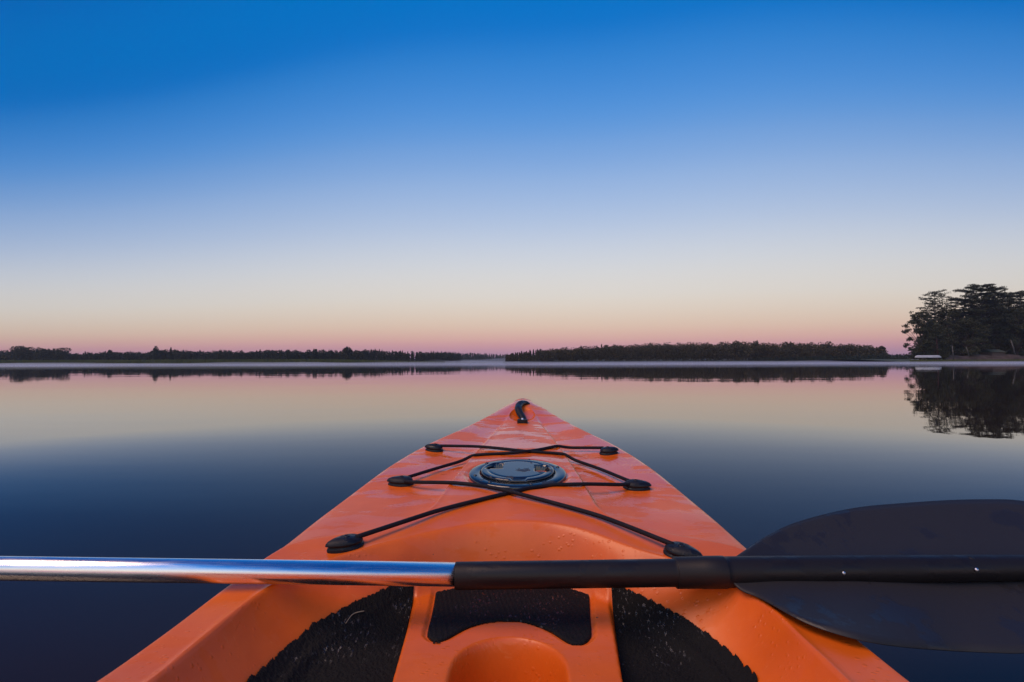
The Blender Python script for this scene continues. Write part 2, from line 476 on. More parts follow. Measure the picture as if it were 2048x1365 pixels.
wood('shore_scrub', [(1500,716),(1560,714.5),(1640,712),(1700,709.5),(1760,708),(1800,708),(1860,707)], lambda x: 224-(x-1500)*0.03, 3, 7, 60, 0.5, M_WOODF, 'low dark scrub along the shore between the wooded point and the tall trees', ground=0.2)
wood('back_wood', [(1838,700),(1846,672),(1858,655),(1872,640),(1900,628),(1925,622),(1950,612),(2000,606),(2048,602),(2300,600)], lambda x: 153, 3, 11, 420, 0.55, M_BROAD, 'dark mass of trees closing the gaps behind the tall right trees', ground=0.9)
wood('shore_shrubs', [(1822,716),(1845,712),(1880,708),(1920,706),(1960,702),(2000,698),(2048,694),(2300,690)], lambda x: 146, 3, 9, 150, 0.45, M_BROAD, 'dark undergrowth beneath the tall trees on the right', ground=0.8)

# standout trees in the far woods
def far_tree(x, ytop, Y, w, kind, label, mat, name='broad_tree', group=None):
    p = at(x, ytop, Y); g = 0.4; h = p[2]-g
    root = empty(name, (p[0], Y, g))
    V, F = quads(crown_pts(kind, h, w, 900) + np.array([p[0], Y, g]), 0.75)
    mesh('crown', V, F, mat, False, root)
    tv, tf = tube([(p[0], Y, g-0.5), (p[0]+0.1, Y, g+h*0.4), (p[0], Y, g+h*0.9)], [0.22, 0.16, 0.05], 6)
    mesh('trunk', tv, tf, M_BARK, True, root)
    tag(root, label, 'tree', group)
    return root
far_tree(36, 692, 284, 11, 0, 'broad dark tree, the leftmost big crown above the left shore', M_WOODF)
far_tree(60, 694, 286, 9, 0, 'round dark tree just right of the leftmost big crown', M_WOODF)
far_tree(86, 696, 284, 9, 0, 'flat topped tree in the middle of the left clump of big trees', M_WOODF)
far_tree(106, 696.5, 287, 9, 0, 'dark tree second from the right end of the left clump', M_WOODF)
far_tree(125, 695.5, 284, 8.5, 0, 'dark tree at the right end of the left clump of big trees', M_WOODF)
far_tree(220, 700, 284, 3.8, 0, 'small flat crowned tree rising above the lowest stretch of the left wood', M_WOODF)
far_tree(312, 692, 284, 3.6, 0, 'tall thin topped tree sticking out of the left treeline', M_WOODF)
far_tree(342, 696, 284, 3.0, 1, 'narrow pointed tree right of the tall thin topped one', M_WOODF, 'conifer')
far_tree(630, 697, 284, 3.4, 0, 'small round tree left of the big round crown in the far wood', M_WOODF)
far_tree(695, 693.5, 284, 6.5, 0, 'big round crown standing above the spiky middle of the far wood', M_WOODF)
far_tree(1475, 682.5, 238, 4.6, 0, 'tallest rounded crown on the left half of the wooded point\'s top', M_WOOD)
far_tree(1512, 681.5, 238, 4.6, 0, 'high crown near the middle of the wooded point', M_WOOD)
far_tree(1577, 682.5, 237, 4.6, 0, 'high crown right of the middle of the wooded point', M_WOOD)
far_tree(1762, 692.5, 230, 3.6, 0, 'last tall crown at the right end of the wooded point', M_WOOD)

# reeds: blades standing in the shallow water of the left shore
def reeds(name, pxs, Yfun, depth, hfun, n, mat, label, wid=0.09):
    x = rng.uniform(pxs[0], pxs[1], n)
    Y0 = np.array([Yfun(v) for v in x]) + rng.uniform(0, 1, n)**1.5*depth
    X = np.array([at(a, 724, b)[0] for a, b in zip(x, Y0)])
    h = np.array([hfun(v) for v in x])*rng.uniform(0.7, 1.08, n)
    lean = rng.normal(size=(n, 2))*0.15
    b = np.column_stack([X, Y0, np.full(n, -0.05)]); t_ = b + np.column_stack([lean*h[:, None], h])
    w = np.column_stack([np.full(n, wid), rng.uniform(-wid, wid, n), np.zeros(n)])
    V = np.stack([b-w, b+w, t_+w*0.3, t_-w*0.3], 1).reshape(-1, 3)
    return tag(mesh(name, V, np.arange(4*n).reshape(n, 4), mat, False), label, 'reeds', None, 'stuff')
def yl(x): return 198 + 6*math.sin(x*0.011) + (max(0, x-700)*0.55)
reeds('reed_bed', (-300, 890), yl, 14, lambda x: 1.75*(1-0.4*max(0, min(1, (x-650)/240))), 16000, M_REED, 'green reed bed standing along the far left shore', 0.12)
reeds('shore_grass', (1820, 2300), lambda x: 127.5+3*math.sin(x*0.02), 9, lambda x: 0.75, 7000, M_REED, 'tall grass along the bank below the right trees', 0.06)
reeds('island_reeds', (1040, 1820), lambda x: 233-(x-1005)*0.03, 8, lambda x: 0.9 if x < 1600 else 1.5, 9000, M_WOODF, 'thin reeds along the foot of the wooded point', 0.08)

# tall trees of the right bank
def limb(p0, p1, r0, r1, sag=0.0, n=5):
    s = np.linspace(0, 1, n)[:, None]
    P = np.asarray(p0)*(1-s)+np.asarray(p1)*s
    P[:, 2] += sag*np.sin(np.pi*s[:, 0])
    return tube(P, np.linspace(r0, r1, n), 6)

def white_pine(x, ytop, Y, spread, low, label, seed, lean=0.0, dens=1.0, tiers=13, sharp=0.8, flat_top=False, rz=0.30):
    global rng
    keep, rng = rng, np.random.default_rng(seed)
    p = at(x, ytop, Y); g = 0.9; h = p[2]-g
    root = empty('white_pine', (p[0], Y, g))
    base = np.array([p[0]-lean, Y, g-0.4])
    def axis(t): return base + np.array([lean*t**1.5, 0, 0.4+h*t])
    trunk = [tube([axis(t) if t > 0 else base for t in np.linspace(0, 0.98, 9)], np.linspace(h*0.018, 0.04, 9), 8)]
    C = []
    limbs = []
    for k in range(tiers):
        t = low + (0.985-low)*(k/(tiers-1))
        shape = (math.sin(math.pi*min(1, (1-t)/(1-low)*0.62+0.20)))
        if flat_top: shape = 0.55 + 0.5*math.sin(math.pi*(1-t)/(1-low)) if t < 0.97 else 0.5
        nb = int(rng.integers(4, 7))
        a0 = rng.uniform(0, 6.28)
        for j in range(nb):
            a = a0 + j*6.28/nb + rng.uniform(-.3, .3)
            Lh = spread*shape*rng.uniform(0.45, 1.15)
            s = axis(t*0.985); e = s + np.array([math.cos(a)*Lh, math.sin(a)*Lh, Lh*rng.uniform(0.02, 0.30)])
            limbs.append(limb(s-np.array([0, 0, Lh*0.06]), e, 0.035+Lh*0.012, 0.02, -0.04*Lh))
            m = max(2, int(Lh*1.6))
            for q in range(m):
                f = 0.35+0.65*(q+1)/m
                c = s*(1-f)+e*f + rng.normal(size=3)*np.array([0.25, 0.25, 0.10])
                nn = int(34*dens)
                C.append(c + in_ball(nn, 0.1)*np.array([0.85, 0.85, rz])*rng.uniform(0.7, 1.2))
    C.append(axis(0.985) + in_ball(60, 0.1)*np.array([0.6, 0.6, 0.4]))
    V, F = quads(np.concatenate(C), 0.34, 0.5, 0.45)
    mesh('crown', V, F, M_PINE, False, root)
    v, f = join(trunk); mesh('trunk', v, f, M_BARK, True, root)
    v, f = join(limbs); mesh('branches', v, f, M_BARK, True, root)
    tag(root, label, 'tree')
    rng = keep
    return root

def broad_tree(x, ytop, Y, w, low, label, seed, lean=0.0, dens=1.0, extra=(), clumps=26):
    global rng
    keep, rng = rng, np.random.default_rng(seed)
    p = at(x, ytop, Y); g = 0.9; h = p[2]-g
    root = empty('broadleaf_tree', (p[0], Y, g))
    base = np.array([p[0]-lean, Y, g-0.4])
    fork = base + np.array([lean*0.4, 0, h*max(0.18, low*0.6)])
    trunk = limb(base, fork, h*0.024, h*0.017)
    limbs = []; C = []
    top = np.array([p[0], Y, g])
    ends = []
    for k in range(clumps):
        u = rng.uniform(0, 1); zz = low + (0.92-low)*u
        rr = w*0.5*math.sin(math.pi*(0.18+0.74*u))**0.7*math.sqrt(rng.uniform(0.15, 1))
        a = rng.uniform(0, 6.28)
        ends.append((top + np.array([rr*math.cos(a), rr*math.sin(a)*0.8, h*zz]), rng.uniform(0.8, 1.35)))
    ends.append((top + np.array([0, 0, h*0.93]), 1.0))
    for (ex, ey, es) in extra:
        ends.append((at(ex, ey, Y), es))
    for e, s in ends:
        limbs.append(limb(fork + (e-fork)*0.0, e, 0.10, 0.03, 0.3))
        C.append(e + in_ball(int(150*dens*s), 0.15)*np.array([1.25, 1.25, 0.85])*s)
        for q in range(3):
            c2 = e + rng.normal(size=3)*np.array([0.85, 0.85, 0.6])*s
            C.append(c2 + in_ball(int(45*dens), 0.1)*np.array([0.6, 0.6, 0.4]))
    V, F = quads(np.concatenate(C), 0.33, 0.9, 0.7)
    mesh('crown', V, F, M_BROAD, False, root)
    mesh('trunk', *trunk, M_BARK, True, root)
    v, f = join(limbs); mesh('branches', v, f, M_BARK, True, root)
    tag(root, label, 'tree')
    rng = keep
    return root

white_pine(1869, 583, 146, 3.5, 0.42, 'slender white pine with open tiered top, leftmost tall tree on the right bank', 11, lean=0.2, dens=0.85, tiers=15)
white_pine(1961, 571, 143, 6.6, 0.40, 'tallest white pine with a broad flat layered crown on the right bank', 23, lean=-0.4, dens=2.3, tiers=17, flat_top=True, rz=0.42)
white_pine(2021, 586, 150, 4.6, 0.35, 'white pine with an open ragged top, right of the tallest pine', 5, dens=1.1)
white_pine(2052, 583, 145, 5.2, 0.3, 'white pine cut by the right edge of the view', 31, dens=1.2)
white_pine(1990, 584, 152, 5.0, 0.35, 'white pine with upswept branches between the tallest pine and the ragged one', 8, lean=0.3, dens=1.1)
white_pine(1925, 604, 150, 5.0, 0.25, 'lower dark pine filling the gap left of the tallest pine', 42, dens=1.3)
white_pine(2110, 590, 148, 5.5, 0.3, 'dark pine beyond the right edge of the view', 17)
broad_tree(1846, 622, 140, 7.2, 0.12, 'leafy broadleaf tree overhanging the water at the left end of the right bank', 3, dens=0.9,
           extra=[(1808, 664, 0.55), (1814, 663, 0.45), (1820, 645, 0.6), (1815, 690, 0.6), (1822, 700, 0.6), (1826, 632, 0.6), (1812, 652, 0.4), (1819, 678, 0.6), (1830, 706, 0.7)])
broad_tree(1893, 613, 143, 7.5, 0.15, 'round topped broadleaf tree behind the slender pine', 4, dens=1.1)
broad_tree(1867, 640, 139, 7.0, 0.10, 'dense broadleaf tree standing behind the white boat', 9, dens=1.1)
broad_tree(1935, 632, 141, 9.0, 0.10, 'wide dark broadleaf tree under the tallest pine', 12, dens=1.2, clumps=34)
broad_tree(1985, 625, 144, 9.0, 0.12, 'dark broadleaf tree right of the wide one', 14, dens=1.2, clumps=34)
broad_tree(2030, 615, 142, 9.5, 0.10, 'dark broadleaf tree near the right edge of the view', 15, dens=1.2, clumps=36)
broad_tree(2085, 610, 144, 9.0, 0.10, 'broadleaf tree just outside the right edge', 19, clumps=30)

# bank details
def box(c, s, rz=0.0):
    c = np.array(c, float); s = np.array(s, float)/2
    P = np.array([[x, y, z] for x in (-1, 1) for y in (-1, 1) for z in (-1, 1)], float)*s
    R = np.array([[math.cos(rz), -math.sin(rz), 0], [math.sin(rz), math.cos(rz), 0], [0, 0, 1]])
    return P @ R.T + c, [(0,1,3,2),(4,6,7,5),(0,4,5,1),(2,3,7,6),(0,2,6,4),(1,5,7,3)]

ex = np.linspace(at(1885, 724, 138)[0], at(2200, 724, 138)[0], 30)
V = []
for k, x in enumerate(ex):
    e_ = 0.25*math.sin(k*1.7)+0.15*math.sin(k*0.6)
    V += [(x, 136.6+e_, 0.7), (x, 137.4+e_, 1.3+0.2*math.sin(k*2.2)), (x, 138.6, 1.9+0.25*math.sin(k*1.1)), (x, 150, 1.4)]
tag(mesh('earth_bank', V, grid_faces(30, 4), M_EARTH), 'bare brown earth bank under the right trees', None, None, 'structure')
# upturned boat on its rack
bp = at(1856, 716, 133); bx, by = bp[0], bp[1]; bz0 = 0.75
boat = empty('upturned_boat', (bx, by, bz0))
n = 40; Lb = 6.9
V = []
for k in range(n):
    s = -1 + 2*k/(n-1)
    ww = 0.62*max(0.02, (1-abs(s)**2.6))**0.6; hh = 0.62*(1-abs(s)**7*0.35)
    for j in range(13):
        a = math.pi*j/12
        V.append((bx+s*Lb/2, by-math.cos(a)*ww, bz0+0.48+hh*math.sin(a)**0.7*(0.4+0.6*min(1, ww*3))+0.05*s*s))
V = np.array(V)
mesh('hull', V, grid_faces(n, 13), M_WHITE, True, boat)
mesh('gunwale', *join([box((bx, by-0.60, bz0+0.50), (Lb*0.86, 0.05, 0.07)), box((bx, by+0.60, bz0+0.50), (Lb*0.86, 0.05, 0.07))]), M_GREYB, False, boat)
mesh('keel', *box((bx, by, bz0+1.12), (Lb*0.8, 0.05, 0.05)), M_GREYB, False, boat)
tag(boat, 'long white upturned boat lying on a low rack below the tall trees', 'boat')
rack = empty('boat_rack', (bx, by, 0.5))
for sx in (-1.9, 1.9):
    mesh('crossbeam', *box((bx+sx, by, bz0+0.40), (0.14, 1.5, 0.12)), M_TIMBER, False, rack)
    for sy in (-0.6, 0.6):
        mesh('leg', *box((bx+sx, by+sy, bz0-0.05), (0.12, 0.12, 0.80)), M_TIMBER, False, rack)
tag(rack, 'low timber rack holding up the white upturned boat', 'rack')

sk = at(1830, 719, 131); skiff = empty('skiff', (sk[0], 131, 0.45))
V = []
for k in range(16):
    s = -1+2*k/15; ww = 0.45*max(0.03, 1-abs(s)**2.4)
    for (a, b) in ((-1, 0.38), (-0.75, 0.10), (0, 0.0), (0.75, 0.10), (1, 0.38)):
        V.append((sk[0]+s*0.95, 131+a*ww, 0.42+b+0.08*s*s))
mesh('hull', V, grid_faces(16, 5), M_GREYB, True, skiff)
mesh('thwart', *box((sk[0], 131, 0.70), (0.2, 0.72, 0.04)), M_TIMBER, False, skiff)
tag(skiff, 'small pale blue skiff drawn up beside the white boat', 'boat')

pa = at(1907, 717, 134); pb = at(1904.5, 692, 134)
lp = empty('lamp_post', pa)
mesh('post', *tube([pa-[0, 0, .4], pb], [0.13, 0.09], 8), M_PALEBARK, True, lp)
mesh('arm', *tube([pb, at(1901, 692.5, 134)], [0.06, 0.05], 6), M_PALEBARK, True, lp)
tag(lp, 'thin pale post with a short arm right of the white boat', 'post')
ra = at(1876, 714, 137); rb = at(1872.5, 673, 137)
rp = mesh('flag_pole', *tube([ra-[0, 0, .8], (ra+rb)/2, rb], [0.10, 0.09, 0.05], 8), M_RED, True)
tag(rp, 'faded red pole standing behind the right end of the white boat', 'pole')
la = at(2030, 707, 136); lb = at(2021.5, 681, 136)
lt = mesh('leaning_trunk', *tube([la-[0, 0, .5], (la*.5+lb*.5)+[.05, 0, 0], lb], [0.17, 0.13, 0.10], 8), M_PALEBARK, True)
tag(lt, 'pale bare trunk leaning left below the right trees', 'tree trunk')
l2a = at(1938, 706, 138); l2b = at(1932, 694, 138)
lt = mesh('leaning_trunk', *tube([l2a-[0, 0, .8], l2b], [0.12, 0.08], 8), M_PALEBARK, True)
tag(lt, 'short faint leaning trunk in the shade between the pale post and the brown shed', 'tree trunk')
# brown shed
sh = at(1985, 712, 141); shed = empty('shed', (sh[0], 141, 0.9))
for k in range(10):
    mesh('board', *box((sh[0]-1.6+k*0.36, 139.2+0.02*(k % 2), 1.75), (0.34, 0.05, 1.9)), M_TIMBER, False, shed)
mesh('wall', *box((sh[0]+0.02, 141, 1.75), (3.5, 3.4, 1.9)), M_TIMBER, False, shed)
V = [(sh[0]-2.0, 138.9, 2.7), (sh[0]+2.0, 138.9, 2.7), (sh[0]+2.0, 141, 3.5), (sh[0]-2.0, 141, 3.5), (sh[0]+2.0, 143.1, 2.7), (sh[0]-2.0, 143.1, 2.7)]
mesh('roof', V, [(0, 1, 2, 3), (3, 2, 4, 5), (0, 3, 5), (1, 4, 2), (0, 5, 4, 1)], M_HILL, False, shed)
tag(shed, 'small brown board shed half hidden in the shade under the right trees', 'shed')

# ------------------------------------------------------------------ kayak
OX = -0.028; YAW = math.radians(2.07); CA, SA = math.cos(YAW), math.sin(YAW)
def k2w(u, v, z):
    return np.stack([OX+u*CA+v*SA, -u*SA+v*CA, z+CAM_Z+0*u], -1)
def w2k(x, y):
    x = x-OX
    return x*CA-y*SA, x*SA+y*CA

def sm(tab, sig=0.03):
    a = np.array(tab, float); g = np.linspace(-2.2, 2.4, 4601); y = np.interp(g, a[:, 0], a[:, 1])
    k = int(sig*4/0.001); ker = np.exp(-0.5*(np.arange(-k, k+1)*0.001/sig)**2); ker /= ker.sum()
    y = np.convolve(np.pad(y, k, 'edge'), ker, 'valid')
    return lambda v: np.interp(v, g, y)

def edge_table():
    """half widths and gunwale heights at chosen stations"""
    rows = [(1365, 208, 1801, 0.52), (1285, 309, 1711, 0.575), (1217, 395, 1633, 0.64), (1124, 518, 1528, 0.75), (1040, 627, 1437, 0.90), (1002, 676, 1386, 1.0),
            (941, 760, 1315, 1.15), (911, 809, 1272, 1.26), (885, 858, 1227, 1.375), (860, 910, 1168, 1.505), (845, 940, 1136, 1.61), (827, 977, 1103, 1.73), (818, 995, 1090, 1.79)]
    out = []
    for py, xl, xr, Y in rows:
        a, b = at(xl, py, Y), at(xr, py, Y)
        ua, va = w2k(a[0], a[1]); ub, vb = w2k(b[0], b[1])
        out.append(((va+vb)/2, (ub-ua)/2, (a[2]+b[2])/2-CAM_Z))
    return out
ET = edge_table()[::-1][::-1]
ET.sort()
print('EDGE', [tuple(round(float(q), 3) for q in e) for e in ET])
Wt = [(-1.32, 0.03), (-1.15, 0.16), (-0.9, 0.29), (-0.5, 0.385), (0.0, 0.415), (0.35, 0.412)] + [(e[0], e[1]) for e in ET] + [(1.87, 0.060)]
Zt = [(-1.32, -0.16), (-0.9, -0.26), (-0.4, -0.315), (0.3, -0.330)] + [(e[0], e[2]) for e in ET] + [(1.87, -0.150)]
W_ = sm(Wt, 0.025); ZG = sm(Zt, 0.03)
VT = 1.875
def W(v):
    w = W_(v); q = np.clip((v-(VT-0.10))/0.10, 0, 1)
    qb = np.clip((-1.20-v)/0.12, 0, 1)
    return w*np.sqrt(np.maximum(1-q**2.2, 0))*np.sqrt(np.maximum(1-qb**2.2, 0))
ZC = sm([(-1.3, -0.13), (-0.9, -0.235), (0.5, -0.30), (0.70, -0.282), (0.80, -0.262), (0.90, -0.243), (1.05, -0.229), (1.25, -0.216), (1.5, -0.197), (1.62, -0.188), (1.70, -0.166), (1.80, -0.138), (1.87, -0.132)], 0.02)
PW = sm([(0.5, 0.45), (0.78, 0.33), (0.80, 0.26), (0.82, 0.205), (0.84, 0.172), (0.87, 0.147), (0.90, 0.137), (1.05, 0.124), (1.25, 0.104), (1.45, 0.078), (1.62, 0.052), (1.72, 0.035), (1.9, 0.02)], 0.012)
ST = sm([(0.5, 0.0), (0.76, 0.001), (0.84, 0.010), (0.92, 0.014), (1.2, 0.013), (1.5, 0.008), (1.66, 0.003), (1.75, 0.0)], 0.02)

def sst(x, a, b):
    t = np.clip((x-a)/(b-a), 0, 1); return t*t*(3-2*t)

def base(u, v):
    w = W(v); zg = ZG(v); zc = ZC(v); pw = np.minimum(PW(v), w*0.97); st = ST(v)
    au = np.abs(u)
    zp = zc - 0.004*(au/np.maximum(pw, 1e-3))**2          # gently crowned centre panel
    zp = np.minimum(zp, zc)
    zpe = zc-0.004
    tt = np.clip((au-pw)/np.maximum(w-pw, 1e-3), 0, 1)
    zs0 = zpe-st
    zside = zs0 + (zg-zs0)*tt + 0.010*np.sin(np.pi*tt)*np.clip((1.75-v)/0.4, 0, 1)*(0.35-(0.9*(1-tt)))
    stepw = np.minimum(0.014, 0.3*w+1e-4)
    f = sst(au, pw, pw+stepw)
    z = zp*(1-f)+(zside)*f
    z = np.where(au <= pw, zp, z)
    z = z + 0.0014*np.exp(-((au-pw)/0.0045)**2)*np.clip((1.68-v)/0.2, 0, 1)*sst(v, 0.80, 0.86)
    d = np.maximum(w-au, 0); R = 0.016
    z = z - 0.010*(1-np.sqrt(np.maximum(1-(1-np.minimum(d/R, 1))**2, 0)))
    # bowl round the carry handle at the bow
    q = (u/0.042)**2 + ((v-1.685)/0.065)**2
    z = z - 0.016*np.clip(1-q, 0, 1)**0.6*(q < 1)
    return z

def sdf_poly(u, v, P):
    """signed distance, positive inside"""
    u = np.asarray(u, float); v = np.asarray(v, float)
    best = np.full(u.shape, 1e9); inside = np.zeros(u.shape, bool)
    n = len(P)
    for i in range(n):
        ax, ay = P[i]; bx_, by_ = P[(i+1) % n]
        dx, dy = bx_-ax, by_-ay
        L2 = dx*dx+dy*dy+1e-12
        t = np.clip(((u-ax)*dx+(v-ay)*dy)/L2, 0, 1)
        best = np.minimum(best, (u-ax-t*dx)**2+(v-ay-t*dy)**2)
        if abs(dy) > 1e-12:
            c = ((ay > v) != (by_ > v)) & (u < dx*(v-ay)/dy+ax)
            inside ^= c
    d = np.sqrt(best)
    return np.where(inside, d, -d)

def hit(px, py, surf, lift=0.0):
    r = ray(px, py)
    Y = np.linspace(0.25, 2.3, 4000)
    u, v = w2k(r[0]*Y, Y)
    g = r[2]*Y - (surf(u, v)+lift)
    idx = np.where((g[:-1] > 0) & (g[1:] <= 0))[0]
    if len(idx) == 0:
        k = int(np.argmin(np.abs(g))); return float(u[k]), float(v[k])
    k = idx[0]; t = g[k]/(g[k]-g[k+1])
    return float(u[k]+t*(u[k+1]-u[k])), float(v[k]+t*(v[k+1]-v[k]))

rimL = [hit(x, y, base) for x, y in ((302, 1363), (423, 1264), (484, 1215), (544, 1172), (600, 1144), (650, 1125), (700, 1108), (800, 1079))]
rimR = [hit(x, y, base) for x, y in ((1693, 1363), (1638, 1312), (1587, 1264), (1550, 1223), (1500, 1190), (1440, 1155), (1350, 1122), (1290, 1105), (1240, 1087))]
mid = [hit(x, y, base) for x, y in ((880, 1058), (960, 1044), (1035, 1040), (1110, 1044), (1185, 1062))]
print('RIM', [tuple(round(q, 3) for q in p) for p in rimL+mid+rimR[::-1]])
rim = spline([(-0.33, -0.05), (-0.345, 0.2)] + rimL + mid + rimR[::-1] + [(0.345, 0.2), (0.33, -0.05)], 140)
for _ in range(14): rim[1:-1] = 0.25*rim[:-2]+0.5*rim[1:-1]+0.25*rim[2:]
RIM = np.vstack([rim, [(0.26, -0.60), (0.15, -0.72), (-0.15, -0.72), (-0.26, -0.60)]])

ZMAT = sm([(0.0, -0.400), (0.45, -0.398), (0.6, -0.378), (0.70, -0.355), (0.78, -0.338), (0.80, -0.338), (1.0, -0.338)], 0.02)
ZCON = -0.338
plane_con = lambda u, v: np.full(np.shape(u), ZCON)
conL = [hit(x, y, plane_con) for x, y in ((839, 1178), (812, 1270), (786, 1363))]
conR = [hit(x, y, plane_con) for x, y in ((1211, 1178), (1227, 1270), (1244, 1363))]
def ext(a, b, v): return (a[0]+(b[0]-a[0])*(v-a[1])/(b[1]-a[1]), v)
CON = [ext(conL[2], conL[0], 0.10), ext(conL[2], conL[0], 0.95), ext(conR[2], conR[0], 0.95), ext(conR[2], conR[0], 0.10)]
print('CON', CON)
matsurf = lambda u, v: ZMAT(v)
padpx = [(870, 1174), (861, 1222), (851, 1262), (853, 1272), (861, 1279), (875, 1281.5), (889, 1278.5), (900, 1274), (914, 1266), (935, 1255), (963, 1246), (994, 1241.5), (1017, 1240.5), (1045, 1242.5), (1074, 1250.5), (1100, 1262), (1121, 1275.5), (1138, 1285), (1156, 1288), (1172, 1284.5), (1183, 1275), (1187, 1262), (1184, 1222), (1181, 1174)]
PAD = spline([hit(x, y, plane_con) for x, y in padpx], 110)
print('PAD', PAD[0], PAD[-1])
CUP_V = 0.578; CUP_R = 0.062; CUP_U = hit(1018, 1330, plane_con)[0]

def footing(u, v):
    z = ZMAT(v)
    d = sdf_poly(u, v, CON)
    # shallow channel that runs round the mats
    z = z + (ZCON-z)*sst(d, -0.007, 0.000)
    return z

def deck(u, v):
    u = np.asarray(u, float); v = np.asarray(v, float)
    b = base(u, v)
    near = (v < 1.0)
    fl = footing(u, v)
    d = sdf_poly(u, v, RIM)
    front = np.exp(-(u/0.20)**6)*sst(v, 0.62, 0.74)
    dw = 0.095*(1-front)+0.044*front
    t = np.clip(d/dw, 0, 1)
    S1 = 1-(1-t)**1.9
    S2 = t*t*(3-2*t)
    S = S1*(1-front)+S2*front
    # wall steepens before it lands: faint shelf line above the mat
    S = S - 0.05*np.exp(-((t-0.72)/0.07)**2)*(1-front)
    z = b*(1-S)+fl*S
    z = np.where(d > 0, z, b)
    # small rolled bead on the cockpit rim
    z = z + 0.0022*np.exp(-(d/0.006)**2)*(1-front)
    # pad recess with a groove
    dp = sdf_poly(u, v, PAD)
    z = z - 0.004*sst(dp, -0.0035, -0.0015)*sst(t, 0.80, 0.98)
    # cup well
    dv = np.maximum(v-CUP_V, 0) + np.minimum(v-(CUP_V-0.16), 0)
    dc = CUP_R - np.sqrt((u-CUP_U)**2+dv**2)
    z = z - 0.140*sst(dc, -0.004, 0.022)
    # hatch seat
    rh = np.sqrt((u-HU)**2+(v-HV)**2)
    z = z - 0.004*(1-sst(rh, 0.102, 0.112))
    return z
HU, HV = hit(1035, 944.5, base)
print('HATCH', HU, HV)

kayak = empty('kayak', (OX, 0.3, 0.0))
tag(kayak, 'orange sit-on-top kayak pointing out across the lake, wet bow deck', 'kayak')

def build_hull():
    vs = np.concatenate([np.linspace(-1.319, 0.36, 85, endpoint=False), np.linspace(0.36, 1.0, 256, endpoint=False),
                         np.linspace(1.0, VT-0.02, 190, endpoint=False), VT-0.02*(1-np.linspace(0, 0.999, 14))**2])
    nc = 321
    s = np.linspace(-1, 1, nc)
    w = W(vs)
    U = w[:, None]*s[None, :]; Vv = np.repeat(vs[:, None], nc, 1)
    Z = deck(U, Vv)
    zg = Z[:, 0]
    zr = Z[:, -1]
    keel = np.interp(vs, [-1.32, -1.2, -0.9, 0, 1.2, 1.5, 1.70, 1.82, 1.88], [-0.30, -0.50, -0.60, -0.62, -0.60, -0.55, -0.44, -0.30, -0.19])
    lip = [(0.0025, -0.002), (0.004, -0.005), (0.004, -0.009), (0.000, -0.011), (0.000, -0.014), (0.0035, -0.0165), (0.0035, -0.022), (0.0, -0.027)]
    low = [(0.985, 0.22), (0.94, 0.42), (0.84, 0.66), (0.66, 0.84), (0.35, 0.96), (0.0, 1.0)]
    sc = np.clip(w/0.05, 0.2, 1)
    L_, R_ = [], []
    for du, dz in lip:
        L_.append((-(w+du*sc), zg+dz)); R_.append((w+du*sc, zr+dz))
    for k, t_ in low:
        L_.append((-w*k, (zg-0.027)*(1-t_)+keel*t_)); R_.append((w*k, (zr-0.027)*(1-t_)+keel*t_))
    cu = np.stack([a for a, b in L_[::-1]], 1); cz = np.stack([b for a, b in L_[::-1]], 1)
    du_ = np.stack([a for a, b in R_], 1); dz_ = np.stack([b for a, b in R_], 1)
    UU = np.concatenate([cu, U, du_], 1); ZZ = np.concatenate([cz, Z, dz_], 1)
    VV = np.repeat(vs[:, None], UU.shape[1], 1)
    P = k2w(UU, VV, ZZ).reshape(-1, 3)
    F = grid_faces(UU.shape[0], UU.shape[1])[:, ::-1]
    return mesh('hull', P, F, M_OR, True, kayak)
build_hull()

def dz(u, v): return deck(np.array([u]), np.array([v]))[0]

# ---- hatch cover
def frame_at(u, v, lift=0.0):
    """matrix whose z is the deck normal"""
    e = 0.03
    zu = (base(np.array([u+e]), np.array([v]))-base(np.array([u-e]), np.array([v])))[0]/(2*e)
    zv = (base(np.array([u]), np.array([v+e*2]))-base(np.array([u]), np.array([v-e*2])))[0]/(4*e)
    nrm = Vector((-zu*CA-zv*SA, zu*SA-zv*CA, 1)).normalized()
    yd = Vector((SA, CA, 0)); yd = (yd-nrm*yd.dot(nrm)).normalized(); xd = yd.cross(nrm)
    p = k2w(np.array(u), np.array(v), np.array(base(np.array([u]), np.array([v]))[0]+lift))
    M = Matrix((xd, yd, nrm)).transposed().to_4x4(); M.translation = Vector(p)
    return M
def place(V, M):
    A = np.array(M)[:3, :3]; T = np.array(M)[:3, 3]
    return np.asarray(V) @ A.T + T
MH = frame_at(HU, HV, -0.003)
def lathe(prof, seg=96):
    a = np.arange(seg)/seg*2*math.pi
    V = np.concatenate([np.stack([r*np.cos(a), r*np.sin(a), np.full(seg, z)], 1) for r, z in prof])
    return V, grid_faces(len(prof), seg, True)[:, ::-1]
hatch = None
V, F = lathe([(0.1005, -0.004), (0.1005, 0.0015), (0.099, 0.0035), (0.096, 0.0047), (0.080, 0.0050), (0.078, 0.004), (0.0775, 0.001), (0.074, -0.014), (0.0, -0.014)])
hatch = mesh('hatch_ring', place(V, MH), F, M_HATCH, True, kayak)
nr, ns = 46, 128
a = np.arange(ns)/ns*2*math.pi
rr = np.concatenate([[0.0001], np.linspace(0.004, 0.0715, nr-6), [0.0725, 0.0740, 0.0750, 0.0755, 0.0755]])
zz = np.concatenate([[0.0100]*(nr-5), [0.0098, 0.0093, 0.0083, 0.0065, 0.0020]])
X = rr[:, None]*np.cos(a); Yh = rr[:, None]*np.sin(a); Zh = np.repeat(zz[:, None], ns, 1)
def rbox(x, y, cx, cy, hx, hy, s=0.004):
    d = np.maximum(np.abs(x-cx)-hx, np.abs(y-cy)-hy); return 1-sst(d, -s, s*0.3)
